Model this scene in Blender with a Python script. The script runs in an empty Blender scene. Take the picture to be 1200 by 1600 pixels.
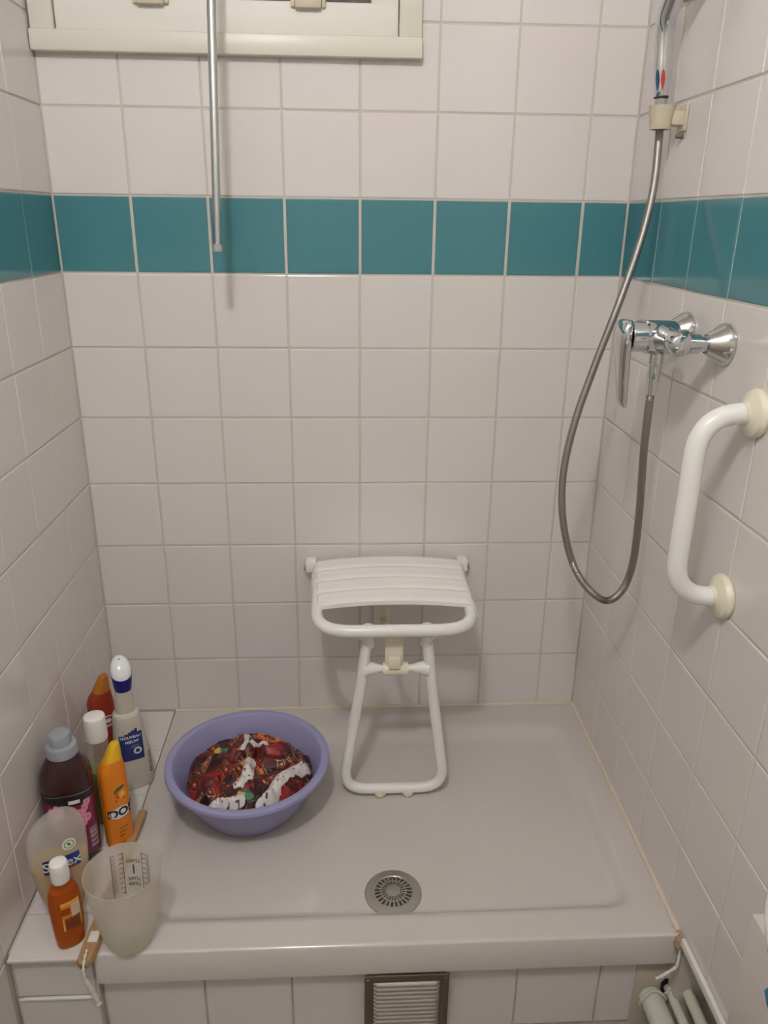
import bpy, bmesh, math, random
import numpy as np
from mathutils import Vector, Matrix
random.seed(7); rng = np.random.default_rng(7)
C = bpy.context.scene.collection
SC = bpy.context.scene

# ------------------------------------------------------------------ camera
cam_d = bpy.data.cameras.new('camera'); cam = bpy.data.objects.new('camera', cam_d); C.objects.link(cam)
cam_d.sensor_fit = 'VERTICAL'; cam_d.sensor_height = 24.0; cam_d.lens = 1215.82/1600*24.0
cam_d.clip_start = 0.02; cam_d.clip_end = 50
def cam_matrix(yaw, pitch, roll, loc):
    f = Vector((math.sin(yaw)*math.cos(pitch), math.cos(yaw)*math.cos(pitch), -math.sin(pitch)))
    r = Vector((math.cos(yaw), -math.sin(yaw), 0)); u = r.cross(f)
    r2 = r*math.cos(roll)+u*math.sin(roll); u2 = -r*math.sin(roll)+u*math.cos(roll)
    m = Matrix((r2, u2, -f)).transposed().to_4x4(); m.translation = Vector(loc); return m
cam.matrix_world = cam_matrix(0.0537, 0.3606, 0.0125, (0.5658, -1.6647, 1.3585))
SC.camera = cam

# ------------------------------------------------------------------ world, exposure
w = bpy.data.worlds.new('night'); SC.world = w; w.use_nodes = True
w.node_tree.nodes['Background'].inputs[0].default_value = (0.035, 0.037, 0.042, 1)
w.node_tree.nodes['Background'].inputs[1].default_value = 1.0
vs = SC.view_settings; vs.view_transform = 'Standard'; vs.look = 'None'; vs.gamma = 1.0; vs.exposure = 0.0
vs.use_curve_mapping = False
LAMP_POS = (0.38, -1.64, 2.36); LAMP_STRENGTH = 228.0; LAMP_COL = (1.0, 1.01, 1.025)

# ------------------------------------------------------------------ helpers
def lin(c):
    c = np.asarray(c, float); c = c/255.0 if c.max() > 1.0 else c
    return np.where(c <= 0.04045, c/12.92, ((c+0.055)/1.055)**2.4)
MATS = {}
def mat(name, col=(200,200,200), rough=0.4, metal=0.0, coat=0.0, bump=None, var=0.0, trans=0.0, clear=0.0,
        emit=None, ior=1.5, spec=0.5, sss=0.0):
    if name in MATS: return MATS[name]
    m = bpy.data.materials.new(name); m.use_nodes = True; nt = m.node_tree; N = nt.nodes; L = nt.links
    p = N['Principled BSDF']; c = (*lin(col), 1)
    p.inputs['Base Color'].default_value = c; p.inputs['Roughness'].default_value = rough
    p.inputs['Metallic'].default_value = metal; p.inputs['Coat Weight'].default_value = coat
    p.inputs['Coat Roughness'].default_value = 0.05
    p.inputs['IOR'].default_value = ior; p.inputs['Specular IOR Level'].default_value = spec
    tc = N.new('ShaderNodeTexCoord')
    if var:
        n = N.new('ShaderNodeTexNoise'); n.inputs['Scale'].default_value = 9; n.inputs['Detail'].default_value = 4
        L.new(tc.outputs['Object'], n.inputs['Vector'])
        mx = N.new('ShaderNodeMix'); mx.data_type = 'RGBA'
        mx.inputs[6].default_value = tuple(np.clip(np.array(c[:3])*(1-var), 0, 1))+(1,)
        mx.inputs[7].default_value = tuple(np.clip(np.array(c[:3])*(1+var), 0, 1))+(1,)
        L.new(n.outputs['Fac'], mx.inputs[0]); L.new(mx.outputs[2], p.inputs['Base Color'])
    if bump:
        n = N.new('ShaderNodeTexNoise'); n.inputs['Scale'].default_value = bump[0]; n.inputs['Detail'].default_value = 3
        L.new(tc.outputs['Object'], n.inputs['Vector'])
        b = N.new('ShaderNodeBump'); b.inputs['Strength'].default_value = bump[1]; b.inputs['Distance'].default_value = 0.004
        L.new(n.outputs['Fac'], b.inputs['Height']); L.new(b.outputs[0], p.inputs['Normal'])
    out = N['Material Output']
    if emit:
        p.inputs['Emission Color'].default_value = (*emit[0], 1); p.inputs['Emission Strength'].default_value = emit[1]
    last = p.outputs[0]
    if sss:      # translucent plastic: part of the light passes diffusely
        t = N.new('ShaderNodeBsdfTranslucent'); t.inputs[0].default_value = c
        mxs = N.new('ShaderNodeMixShader'); mxs.inputs[0].default_value = sss
        L.new(last, mxs.inputs[1]); L.new(t.outputs[0], mxs.inputs[2]); last = mxs.outputs[0]
    if clear:    # see-through plastic
        t = N.new('ShaderNodeBsdfTransparent'); t.inputs[0].default_value = tuple(np.array(c[:3])**0.15)+(1,)
        mxs = N.new('ShaderNodeMixShader'); mxs.inputs[0].default_value = clear
        L.new(last, mxs.inputs[1]); L.new(t.outputs[0], mxs.inputs[2]); last = mxs.outputs[0]
    L.new(last, out.inputs[0])
    MATS[name] = m; return m
def vmat(name, rough=0.6, bump=None):
    if name in MATS: return MATS[name]
    m = mat(name, (255,255,255), rough, bump=bump); nt = m.node_tree
    a = nt.nodes.new('ShaderNodeVertexColor'); a.layer_name = 'Col'
    nt.links.new(a.outputs[0], nt.nodes['Principled BSDF'].inputs['Base Color']); return m

def link(name, me, m, parent=None, loc=(0,0,0), rot=(0,0,0), smooth=True):
    o = bpy.data.objects.new(name, me); C.objects.link(o)
    if m is not None and len(me.materials) == 0: me.materials.append(m)
    if smooth:
        for p in me.polygons: p.use_smooth = True
    o.location = loc; o.rotation_euler = rot
    if parent: o.parent = parent
    return o
def pymesh(name, v, f):
    me = bpy.data.meshes.new(name); me.from_pydata([tuple(map(float, x)) for x in v], [], f); me.update(); return me
def bmm(name, bm, auto=None):
    bmesh.ops.recalc_face_normals(bm, faces=bm.faces)
    me = bpy.data.meshes.new(name); bm.to_mesh(me); bm.free()
    return me
def sharp(me, ang=35):
    for p in me.polygons: p.use_smooth = True
    me.set_sharp_from_angle(angle=math.radians(ang)); return me
def tag(o, label, cat, group=None, kind=None):
    if label: o['label'] = label
    if cat: o['category'] = cat
    if group: o['group'] = group
    if kind: o['kind'] = kind
    return o
def thing(name, label, cat, loc=(0,0,0), rz=0.0, group=None):
    o = bpy.data.objects.new(name, None); C.objects.link(o); o.empty_display_size = 0.03
    o.location = loc; o.rotation_euler = (0, 0, rz); return tag(o, label, cat, group)
def box_bm(bm, x0, x1, y0, y1, z0, z1, bev=0.0, seg=2):
    r = bmesh.ops.create_cube(bm, size=1.0); vs_ = r['verts']
    bmesh.ops.scale(bm, vec=(x1-x0, y1-y0, z1-z0), verts=vs_)
    bmesh.ops.translate(bm, vec=((x0+x1)/2, (y0+y1)/2, (z0+z1)/2), verts=vs_)
    if bev > 0:
        es = list({e for v in vs_ for e in v.link_edges})
        bmesh.ops.bevel(bm, geom=es, offset=bev, segments=seg, profile=0.5, affect='EDGES')
def box(name, m, parent, x0, x1, y0, y1, z0, z1, bev=0.0, seg=2):
    bm = bmesh.new(); box_bm(bm, x0, x1, y0, y1, z0, z1, bev, seg)
    me = bmm(name, bm); sharp(me, 40); return link(name, me, m, parent)
def boxes(name, m, parent, lst, bev=0.0):
    bm = bmesh.new()
    for b in lst: box_bm(bm, *b, bev)
    me = bmm(name, bm); sharp(me, 40); return link(name, me, m, parent)
def catmull(pts, n=8, closed=False):
    P = [np.array(p, float) for p in pts]; out = []
    N = len(P); rngi = range(N if closed else N-1)
    for i in rngi:
        if closed: p0, p1, p2, p3 = P[i-1], P[i], P[(i+1) % N], P[(i+2) % N]
        else: p0, p1, p2, p3 = P[max(i-1, 0)], P[i], P[i+1], P[min(i+2, N-1)]
        for k in range(n):
            t = k/n
            out.append(0.5*((2*p1)+(-p0+p2)*t+(2*p0-5*p1+4*p2-p3)*t*t+(-p0+3*p1-3*p2+p3)*t**3))
    if not closed: out.append(P[-1])
    return out
def fillet(pts, rad, n=8):
    """polyline with rounded corners"""
    P = [np.array(p, float) for p in pts]; out = [P[0]]
    R = rad if isinstance(rad, (list, tuple)) else [rad]*len(P)
    for i in range(1, len(P)-1):
        a, b, c = P[i-1], P[i], P[i+1]; u = (a-b)/np.linalg.norm(a-b); v = (c-b)/np.linalg.norm(c-b)
        ang = math.acos(np.clip(u@v, -1, 1)); d = min(R[i]/math.tan(ang/2), 0.49*np.linalg.norm(a-b) if i > 1 else 0.98*np.linalg.norm(a-b))
        p0, p1 = b+u*d, b+v*d
        for k in range(n+1):
            t = k/n; out.append((1-t)**2*p0+2*t*(1-t)*b+t*t*p1)   # close to an arc
    out.append(P[-1]); return out
def tube_mesh(name, pts, r, seg=14, cap=True, flat=None):
    P = [np.array(p, float) for p in pts]; n = len(P); V = []; F = []
    rs = r if hasattr(r, '__len__') else [r]*n
    T = [P[min(i+1, n-1)]-P[max(i-1, 0)] for i in range(n)]; T = [t/np.linalg.norm(t) for t in T]
    up = np.array([0, 0, 1.0]) if abs(T[0][2]) < 0.9 else np.array([1.0, 0, 0])
    nrm = np.cross(T[0], up); nrm /= np.linalg.norm(nrm)
    for i in range(n):
        nrm = nrm-T[i]*(nrm@T[i]); nrm /= np.linalg.norm(nrm); b = np.cross(T[i], nrm)
        for k in range(seg):
            a = 2*math.pi*k/seg; V.append(P[i]+rs[i]*(math.cos(a)*nrm+math.sin(a)*b))
    for i in range(n-1):
        for k in range(seg):
            k2 = (k+1) % seg; F.append((i*seg+k, i*seg+k2, (i+1)*seg+k2, (i+1)*seg+k))
    if cap: F.append(tuple(reversed(range(seg)))); F.append(tuple(range((n-1)*seg, n*seg)))
    me = pymesh(name, V, F); return sharp(me, 50)
def tube(name, pts, r, m, parent=None, seg=14):
    return link(name, tube_mesh(name, pts, r, seg), m, parent)
def lathe_mesh(name, prof, seg=40, axis='z', origin=(0,0,0), ang=35):
    """prof: (r, h) list; r=0 closes"""
    V = []; F = []; idx = []
    for r, h in prof:
        if r < 1e-6: idx.append([len(V)]); V.append((0, 0, h))
        else:
            idx.append(list(range(len(V), len(V)+seg)))
            for k in range(seg): a = 2*math.pi*k/seg; V.append((r*math.cos(a), r*math.sin(a), h))
    for a, b in zip(idx[:-1], idx[1:]):
        for k in range(seg):
            k2 = (k+1) % seg
            if len(a) == 1 and len(b) == 1: continue
            if len(a) == 1: F.append((a[0], b[k2], b[k]))
            elif len(b) == 1: F.append((a[k], a[k2], b[0]))
            else: F.append((a[k], a[k2], b[k2], b[k]))
    V = np.array(V, float)
    if axis == 'x': V = V[:, [2, 0, 1]]
    if axis == '-x': V = np.c_[-V[:, 2], V[:, 1], V[:, 0]]
    if axis == 'y': V = V[:, [1, 2, 0]]
    V = V+np.array(origin)
    me = pymesh(name, V, F)
    bm = bmesh.new(); bm.from_mesh(me); bmesh.ops.recalc_face_normals(bm, faces=bm.faces); bm.to_mesh(me); bm.free()
    return sharp(me, ang)
def lathe(name, prof, m, parent=None, seg=40, axis='z', origin=(0,0,0), ang=35):
    return link(name, lathe_mesh(name, prof, seg, axis, origin, ang), m, parent)

class Loft:
    """stack of superellipse rings: (z, rx, ry, n, cx, slope)"""
    def __init__(s, rings, sub=4):
        R = [tuple(r)+(0,)*(6-len(r)) for r in rings]; s.keys = np.array(R, float); s.sub = sub
        out = []
        for i in range(len(R)-1):
            for k in range(sub): t = k/sub; out.append(s.at(R[i][0]*(1-t)+R[i+1][0]*t) if R[i+1][0] > R[i][0] else tuple(np.array(R[i])*(1-t)+np.array(R[i+1])*t))
        out.append(R[-1]); s.rings = out
    def at(s, z):
        K = s.keys; i = int(np.clip(np.searchsorted(K[:, 0], z, side='right')-1, 0, len(K)-2))
        h = K[i+1, 0]-K[i, 0]; t = 0 if h <= 0 else (z-K[i, 0])/h
        p1, p2 = K[i], K[i+1]; p0 = K[max(i-1, 0)]; p3 = K[min(i+2, len(K)-1)]
        m1 = (p2-p0)/max(p2[0]-p0[0], 1e-6)*h*(0.5 if i == 0 else 1); m2 = (p3-p1)/max(p3[0]-p1[0], 1e-6)*h
        m1 = np.clip(m1, -abs(p2-p1)*1.5, abs(p2-p1)*1.5); m2 = np.clip(m2, -abs(p2-p1)*1.5, abs(p2-p1)*1.5)
        v = (2*t**3-3*t*t+1)*p1+(t**3-2*t*t+t)*m1+(-2*t**3+3*t*t)*p2+(t**3-t*t)*m2
        v[0] = z; return tuple(v)
    def mesh(s, name, seg=48, shrink=0.0, zmax=None, zmin=None):
        V = []; F = []; n = 0
        rings = [r for r in s.rings if (zmax is None or r[0] < zmax) and (zmin is None or r[0] > zmin)]
        if zmax is not None: rings = rings+[s.at(zmax)]
        if zmin is not None: rings = [s.at(zmin)]+rings
        for (z, rx, ry, e, cx, sl) in rings:
            for k in range(seg):
                a = 2*math.pi*k/seg; ca, sa = math.cos(a), math.sin(a)
                x = (rx-shrink)*math.copysign(abs(ca)**(2/e), ca); y = (ry-shrink)*math.copysign(abs(sa)**(2/e), sa)
                V.append((cx+x, y, z+sl*x))
        n = len(rings)
        for i in range(n-1):
            for k in range(seg):
                k2 = (k+1) % seg; F.append((i*seg+k, i*seg+k2, (i+1)*seg+k2, (i+1)*seg+k))
        F.append(tuple(reversed(range(seg)))); F.append(tuple(range((n-1)*seg, n*seg)))
        return sharp(pymesh(name, V, F), 60)
    def front(s, x, z, off=0.0006):
        _, rx, ry, e, cx, sl = s.at(z)
        u = min(abs(x-cx)/rx, 0.999); return (x, -(ry*(1-u**e)**(1/e)+off), z)
def patch(name, lf, x0, x1, z0, z1, m, parent, nx=24, nz=12, off=0.0006, colf=None, shape=None):
    V = []; F = []; cols = []
    for j in range(nz+1):
        for i in range(nx+1):
            u, v = i/nx, j/nz; V.append(lf.front(x0+(x1-x0)*u, z0+(z1-z0)*v, off)); cols.append((u, v))
    for j in range(nz):
        for i in range(nx):
            u, v = (i+.5)/nx, (j+.5)/nz
            if shape and not shape(u, v): continue
            a = j*(nx+1)+i; F.append((a, a+1, a+nx+2, a+nx+1))
    me = pymesh(name, V, F)
    if colf:
        at = me.color_attributes.new('Col', 'FLOAT_COLOR', 'POINT')
        dat = np.ones((len(V), 4)); dat[:, :3] = [lin(colf(u, v)) for u, v in cols]
        at.data.foreach_set('color', dat.ravel())
    return link(name, me, m, parent)
def text_verts(s, size, bold=0.0, shear=0.0):
    cu = bpy.data.curves.new('lettering', 'FONT'); cu.body = s; cu.size = size; cu.align_x = 'CENTER'; cu.align_y = 'CENTER'
    cu.offset = bold; cu.shear = shear; cu.resolution_u = 3
    o = bpy.data.objects.new('lettering', cu); C.objects.link(o)
    dg = bpy.context.evaluated_depsgraph_get(); me = bpy.data.meshes.new_from_object(o.evaluated_get(dg))
    V = np.array([v.co[:] for v in me.vertices]); F = [tuple(p.vertices) for p in me.polygons]
    bpy.data.objects.remove(o); bpy.data.meshes.remove(me); bpy.data.curves.remove(cu)
    return V, F
def text_on(name, s, size, lf, xc, zc, m, parent, off=0.0010, bold=0.0, shear=0.0, tilt=0.0):
    V, F = text_verts(s, size, bold, shear)
    c, sn = math.cos(tilt), math.sin(tilt)
    W = [lf.front(xc+c*v[0]-sn*v[1], zc+sn*v[0]+c*v[1], off) for v in V]
    return link(name, pymesh(name, W, F), m, parent, smooth=False)

# ------------------------------------------------------------------ materials of the room
M_tile = mat('glazed_white_tile', (228,222,219), 0.13, bump=(7, 0.06), var=0.012)
M_tile2 = mat('glazed_white_tile_warm', (228,222,217), 0.13, bump=(7, 0.06), var=0.012)
M_tile3 = mat('glazed_white_tile_cool', (228,221,219), 0.13, bump=(7, 0.06), var=0.012)
M_teal = mat('glazed_teal_tile', (76,134,143), 0.12, bump=(7, 0.05), var=0.03)
M_grout = mat('grout', (208,200,188), 0.85, bump=(120, 0.3), var=0.08)
M_paint = mat('white_paint', (224,221,216), 0.7)
M_floor = mat('floor_tile', (150,145,138), 0.4, var=0.1)
M_acryl = mat('white_acrylic', (209,202,196), 0.16, var=0.006)
M_pvc = mat('white_pvc', (226,221,208), 0.35)
M_cream = mat('cream_plastic', (234,228,206), 0.38)
M_beige = mat('beige_plastic', (206,196,172), 0.45)
M_white = mat('white_plastic', (246,243,238), 0.3)
M_enamel = mat('white_enamel', (242,240,236), 0.22)
M_chrome = mat('chrome', (215,217,220), 0.07, 1.0)
M_hose = mat('hose_metal', (158,154,150), 0.48, 1.0)
M_alu = mat('aluminium', (196,198,200), 0.3, 1.0)
M_dark = mat('dark_void', (30,28,26), 0.9)
M_black = mat('black_print', (30,28,34), 0.5)
M_wprint = mat('white_print', (238,236,232), 0.45)
M_caulk = mat('silicone_caulk', (222,208,188), 0.5, bump=(60, 0.4), var=0.06)

# ------------------------------------------------------------------ the room shell
XR = 1.143; YB = -3.2; ZC = 2.45; RIM = 0.205; FL = 0.185; YF = -0.69
def struct(o): o['kind'] = 'structure'; return o
G = 0.0014      # the grout lies this much behind the tile faces
# back wall with window opening
WX0, WX1, WZ0, WZ1 = 0.05, 0.672, 1.70, 2.25
wall_back = struct(boxes('wall_back', M_grout, None, [(-0.1, WX0, G, 0.12, -.06, ZC), (WX1, XR+0.1, G, 0.12, -.06, ZC), (WX0, WX1, G, 0.12, -.06, WZ0), (WX0, WX1, G, 0.12, WZ1, ZC)]))
wall_left = struct(box('wall_left', M_grout, None, -0.1, -G, YB, G, -.06, ZC))
YS = -0.703
wall_right = struct(boxes('wall_right', M_grout, None, [(XR+G, XR+0.12, YB, G, 0.215, ZC), (XR+G, XR+0.12, YS, G, -.06, 0.215), (XR+0.06, XR+0.12, YB, YS, -.06, 0.215)]))
wall_front = struct(box('wall_front', M_paint, None, -0.1, XR+0.12, YB-0.1, YB, -.06, ZC))
FZ = -0.06
ceiling = struct(box('ceiling', M_paint, None, -0.1, XR+0.12, YB-0.1, 0.12, ZC, ZC+0.08))
floor = struct(box('floor', M_floor, None, -0.1, XR+0.12, YB-0.1, 0.12, FZ-.08, FZ))

TM = {}
def tile_mesh(wd, ht, m):
    key = (round(wd, 4), round(ht, 4), m.name)
    if key in TM: return TM[key]
    b = 0.0016; t = 0.006; x, z = wd/2, ht/2
    def ring(ins, y): return [(-x+ins, y, -z+ins), (x-ins, y, -z+ins), (x-ins, y, z-ins), (-x+ins, y, z-ins)]
    V = ring(0, t)+ring(0, b)+ring(b*0.35, b*0.3)+ring(b*1.2, 0); F = []
    for r in range(3):
        for k in range(4):
            k2 = (k+1) % 4; F.append((r*4+k, r*4+k2, r*4+4+k2, r*4+4+k))
    F.append((12, 13, 14, 15))
    me = pymesh('tile', V, F); me.materials.append(m)
    for p in me.polygons: p.use_smooth = False
    TM[key] = me; return me
def tile(parent, side, a0, a1, z0, z1, m, g=0.0018):
    gx = g if side == 'back' else .0010
    """tile between joint lines; side: back / left / right, a = coordinate along the wall"""
    me = tile_mesh(abs(a1-a0)-2*gx-((.002 if side == 'back' else .0012) if m is M_teal else 0), z1-z0-2*g, m); o = bpy.data.objects.new('tile', me); C.objects.link(o); o.parent = parent
    j = lambda s: random.uniform(-s, s)
    a, z = (a0+a1)/2, (z0+z1)/2
    if side == 'back': o.location = (a, j(.0004), z); o.rotation_euler = (j(.003), 0, j(.003))
    elif side == 'left': o.location = (j(.0004), a, z); o.rotation_euler = (j(.003), 0, math.pi/2+j(.003))
    elif side == 'right': o.location = (XR+j(.0004), a, z); o.rotation_euler = (j(.003), 0, -math.pi/2+j(.003))
    return o
def white(): return random.choice((M_tile, M_tile, M_tile2, M_tile3))
zl = lambda r: 1.395 if r == 0 else 1.4-0.15*r
def rows(zmin, top=-4):
    r = top; out = []
    while True:
        z1, z0 = zl(r), zl(r+1)
        if z1 <= zmin+0.02: break
        out.append((r, max(z0, zmin), z1)); r += 1
    return out
BX = [0, .15, .30, .45, .60, .75, .90, 1.05, XR]
for r, z0, z1 in rows(RIM):
    for i in range(8):
        x0, x1 = BX[i], BX[i+1]
        if z1 > 1.71 and i < 4: continue                     # the window
        if z1 > 1.71 and i == 4: tile(wall_back, 'back', 0.705, x1, z0, z1, white()); continue
        zz = min(z1, 1.645) if (i < 4 and z1 > 1.645) else z1
        tile(wall_back, 'back', x0, x1, z0, zz, M_teal if r == 0 else white())
LY = [0.0, -.155, -.302, -.452, -.602, -.695, -.845, -.995, -1.145, -1.295, -1.445]
for r, z0, z1 in rows(-0.06):
    for i in range(10):
        lo = max(z0, RIM) if i < 5 else z0
        if z1-lo < 0.02: continue
        tile(wall_left, 'left', LY[i], LY[i+1], lo, z1, M_teal if r == 0 else white())
RY = [0.0, -.172, -.326, -.479, -.632, -.785, -.938, -1.091, -1.244, -1.397]
for r, z0, z1 in rows(RIM):
    for i in range(9):
        tile(wall_right, 'right', RY[i], RY[i+1], z0, z1, M_teal if r == 0 else white())

# ledge on the left and tiled riser below the tray
LX = 0.142
wall_ledge = struct(box('wall_ledge', M_grout, None, 0, LX-0.002, YF+0.008, -0.0015, -.06, RIM-G))
wall_riser = struct(box('wall_riser', M_grout, None, LX-0.002, XR, YF+0.022, YF+0.06, -.06, 0.131))
def flat_tile(parent, x0, x1, y0, y1, z, m, g=0.0015):
    me = tile_mesh(x1-x0-2*g, y1-y0-2*g, m); o = bpy.data.objects.new('tile', me); C.objects.link(o); o.parent = parent
    o.location = ((x0+x1)/2, (y0+y1)/2, z); o.rotation_euler = (-math.pi/2, 0, 0); return o
def front_tile(parent, x0, x1, z0, z1, y, m, g=0.0015):
    me = tile_mesh(x1-x0-2*g, z1-z0-2*g, m); o = bpy.data.objects.new('tile', me); C.objects.link(o); o.parent = parent
    o.location = ((x0+x1)/2, y, (z0+z1)/2); return o
for y0, y1 in ((-.698, -.603), (-.603, -.455), (-.455, -.304), (-.304, -.154), (-.154, -.003)):
    flat_tile(wall_ledge, 0.002, LX-0.002, y0, y1, RIM, white())
front_tile(wall_ledge, 0.002, LX-0.004, 0.106, 0.1965, YF+0.004, M_tile2, 0.003)
front_tile(wall_ledge, 0.002, LX-0.002, -.045, 0.102, YF+0.004, M_tile2)
for x0, x1 in ((LX, .316), (.316, .468), (.468, .602), (.735, .868), (.868, 1.018), (1.018, 1.085)):
    front_tile(wall_riser, x0, x1, -.027, 0.123, YF+0.018, white())
box('grout_bead', M_wprint, wall_riser, LX+0.004, 0.98, YF+0.014, YF+0.024, 0.120, 0.1295, 0.002)
box('grout_bead', M_wprint, wall_ledge, 0.012, LX-0.006, YF+0.001, YF+0.008, 0.1005, 0.1055, 0.001)
# silicone along the tray and corners
def bead(name, pts, r, parent, m=M_caulk, jit=0.25):
    P = catmull(pts, 14); rr = [r*(1+jit*random.uniform(-1, 1)) for _ in P]
    return tube(name, P, rr, m, parent, 8)
bead('silicone_bead', [(XR-.001, -.006, RIM+.001), (XR-.001, -.3, RIM+.001), (XR-.002, -.55, RIM+.001), (XR-.003, -.685, RIM+.001)], 0.0055, wall_right)
bead('silicone_bead', [(LX, -.002, RIM+.001), (.6, -.002, RIM+.001), (XR, -.002, RIM+.001)], 0.004, wall_back)
M_stain = mat('stained_plaster', (186,152,124), 0.9, bump=(90, 0.8), var=0.2)
bm = bmesh.new(); bmesh.ops.create_icosphere(bm, subdivisions=3, radius=1.0)
for v in bm.verts: v.co = Vector((XR-.004+v.co.x*.009*(1+.3*math.sin(9*v.co.z+4*v.co.x)), YF-.006+v.co.y*.010, .193+v.co.z*.016*(1+.25*math.sin(7*v.co.x+3*v.co.y))))
link('plaster_lump', bmm('plaster_lump', bm), M_stain, wall_right)
bead('silicone_strand', [(XR-.005, -.703, .186), (XR-.006, -.706, .160), (XR-.008, -.705, .146), (XR-.022, -.702, .128), (XR-.036, -.70, .114)], 0.0028, wall_right, M_wprint)
# white edge strip under the tiles of the right wall
o = struct(boxes('trim_1', M_wprint, None, [(XR-.006, XR+.058, -1.5, YF-.016, .203, .213), (XR-.009, XR-.001, -1.5, YF-.016, .2005, .2165)], 0.002))

# ------------------------------------------------------------------ window
wn = struct(thing('window_1', None, None)); del_keys = [k for k in ('label', 'category') if k in wn.keys()]
box('window_sill', M_pvc, wn, 0.002, 0.715, -0.022, G, 1.637, 1.672, 0.003)
boxes('window_frame', M_pvc, wn, [(0.004, 0.046, -0.016, G, 1.672, 2.30), (0.672, 0.714, -0.016, G, 1.672, 2.30), (0.046, 0.672, -0.016, G, 2.26, 2.30)], 0.003)
boxes('window_sash', mat('sash_pvc', (232,228,220), .5), wn, [(0.047, 0.671, -0.006, 0.03, 1.6725, 1.7275), (0.047, 0.10, -0.006, 0.03, 1.722, 2.20), (0.62, 0.671, -0.006, 0.03, 1.722, 2.20), (0.10, 0.62, -0.006, 0.03, 2.20, 2.259)], 0.004)
box('gasket', mat('gasket_rubber', (92,84,80), .7), wn, 0.10, 0.62, 0.001, 0.012, 1.7275, 1.735)
m_glass = mat('night_glass', (70,72,76), 0.08, spec=0.6)
box('pane', m_glass, wn, 0.10, 0.62, 0.010, 0.016, 1.7275, 2.20)
for x in (0.222, 0.505):
    boxes('latch', M_beige, wn, [(x-.024, x+.024, -.020, -.004, 1.714, 1.738), (x-.032, x-.024, -.014, -.004, 1.716, 1.735), (x+.024, x+.032, -.014, -.004, 1.716, 1.735)], 0.003)

# ------------------------------------------------------------------ window rod
t = thing('window_rod', 'thin aluminium rod hanging in front of the white window frame', 'rod', (0.338, -0.16, 1.302))
P0, P1 = np.array((0., 0., 0.)), np.array((0.0190, 0.0520, 0.75))
tube('rod', [P0, P0+(P1-P0)*.5, P1], 0.0078, M_alu, t, 20)
tube('tip', [P0-(P1-P0)*0.004, P0+(P1-P0)*0.012], 0.0086, mat('grey_cap', (172,170,168), .4), t, 20)
tube('hook', [P1, P1+np.array((0, .03, .02)), P1+np.array((0, .10, .02))], 0.006, M_alu, t)

# ------------------------------------------------------------------ shower tray
def tray_mesh():
    x0, x1, y0, y1 = LX, XR-0.001, YF, -0.001; NX, NY = 150, 110; V = []; F = []
    ix0, ix1, iy0, iy1 = 0.205, 1.088, -0.632, -0.082; rad = 0.05
    cx, cy = (ix0+ix1)/2, (iy0+iy1)/2; hx, hy = (ix1-ix0)/2, (iy1-iy0)/2
    def h(x, y):
        qx, qy = abs(x-cx)-hx+rad, abs(y-cy)-hy+rad
        d = math.hypot(max(qx, 0), max(qy, 0))+min(max(qx, qy), 0)-rad
        wd = 0.026+0.030*max(0, min(1, (y-cy)/hy))**3
        s = min(max(-d/wd, 0), 1); s = .7*s+.3*s*s*(3-2*s)
        z = RIM-(RIM-FL)*0.8*s
        rr = math.hypot(x-.651, y+.564); z -= (RIM-FL)*0.2*s*max(0, 1-rr/0.6)
        e = min(x-x0+.02, x1-x+.02, y-y0); z -= 0.004*max(0, 1-(y-y0)/0.008)**2   # rounded front lip
        return z
    xs = np.linspace(x0, x1, NX+1); ys = np.r_[np.linspace(y0, y0+.012, 8)[:-1], np.linspace(y0+.012, y1, NY-6)]
    nx, ny = len(xs), len(ys)
    for y in ys:
        for x in xs: V.append((x, y, h(x, y)))
    for j in range(ny-1):
        for i in range(nx-1): a = j*nx+i; F.append((a, a+1, a+nx+1, a+nx))
    b = len(V)      # skirt
    for x in xs: V.append((x, y0+.0005, 0.137))
    for i in range(nx-1): F.append((b+i, b+i+1, i+1, i))
    c = len(V)
    for x in xs: V.append((x, y0+.018, 0.1315))
    for i in range(nx-1): F.append((c+i, c+i+1, b+i+1, b+i))
    for side in (0, nx-1):
        k = len(V)
        for j in range(ny): V.append((xs[side], ys[j] if j else y0+.0005, 0.137))
        for j in range(ny-1):
            q = (j*nx+side, (j+1)*nx+side, k+j+1, k+j); F.append(q if side == 0 else q[::-1])
    return pymesh('tray', V, F), h
tm, tray_h = tray_mesh()
o = link('shower_tray', tm, M_acryl); tag(o, 'white rectangular shower tray with shallow sunken floor between tiled walls', 'shower tray')
tm.set_sharp_from_angle(angle=math.radians(50))

# drain cover
DX, DY = 0.651, -0.564; dz = tray_h(DX, DY)
t = thing('drain_cover', 'round stainless steel drain cover with radial slots in shower tray', 'drain', (DX, DY, dz))
M_steel = mat('brushed_steel', (190,186,178), 0.38, .9, bump=(200, .08))
lathe('rim', [(0.0345, .0045), (0.036, .0055), (.047, .0048), (.0525, .0028), (.0535, .0), (.051, -.001), (.0345, .001)], M_steel, t, 56)
lathe('well', [(0.036, .0012), (0.0, .0012)], mat('drain_well', (84,80,74), .6), t, 40)
bm = bmesh.new()
for k in range(24):
    a = 2*math.pi*k/24; r0, r1 = .0125, .0355; w0, w1 = .0011, .0019
    p = [(r0, -w0), (r1, -w1), (r1, w1), (r0, w0)]; ca, sa = math.cos(a), math.sin(a)
    q = [(x*ca-y*sa, x*sa+y*ca) for x, y in p]
    zt = [.0072, .005, .005, .0072]
    lo = [bm.verts.new((x, y, .0018)) for x, y in q]; hi = [bm.verts.new((x, y, z)) for (x, y), z in zip(q, zt)]
    bm.faces.new(hi)
    for i in range(4): bm.faces.new((lo[i], lo[(i+1) % 4], hi[(i+1) % 4], hi[i]))
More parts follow.
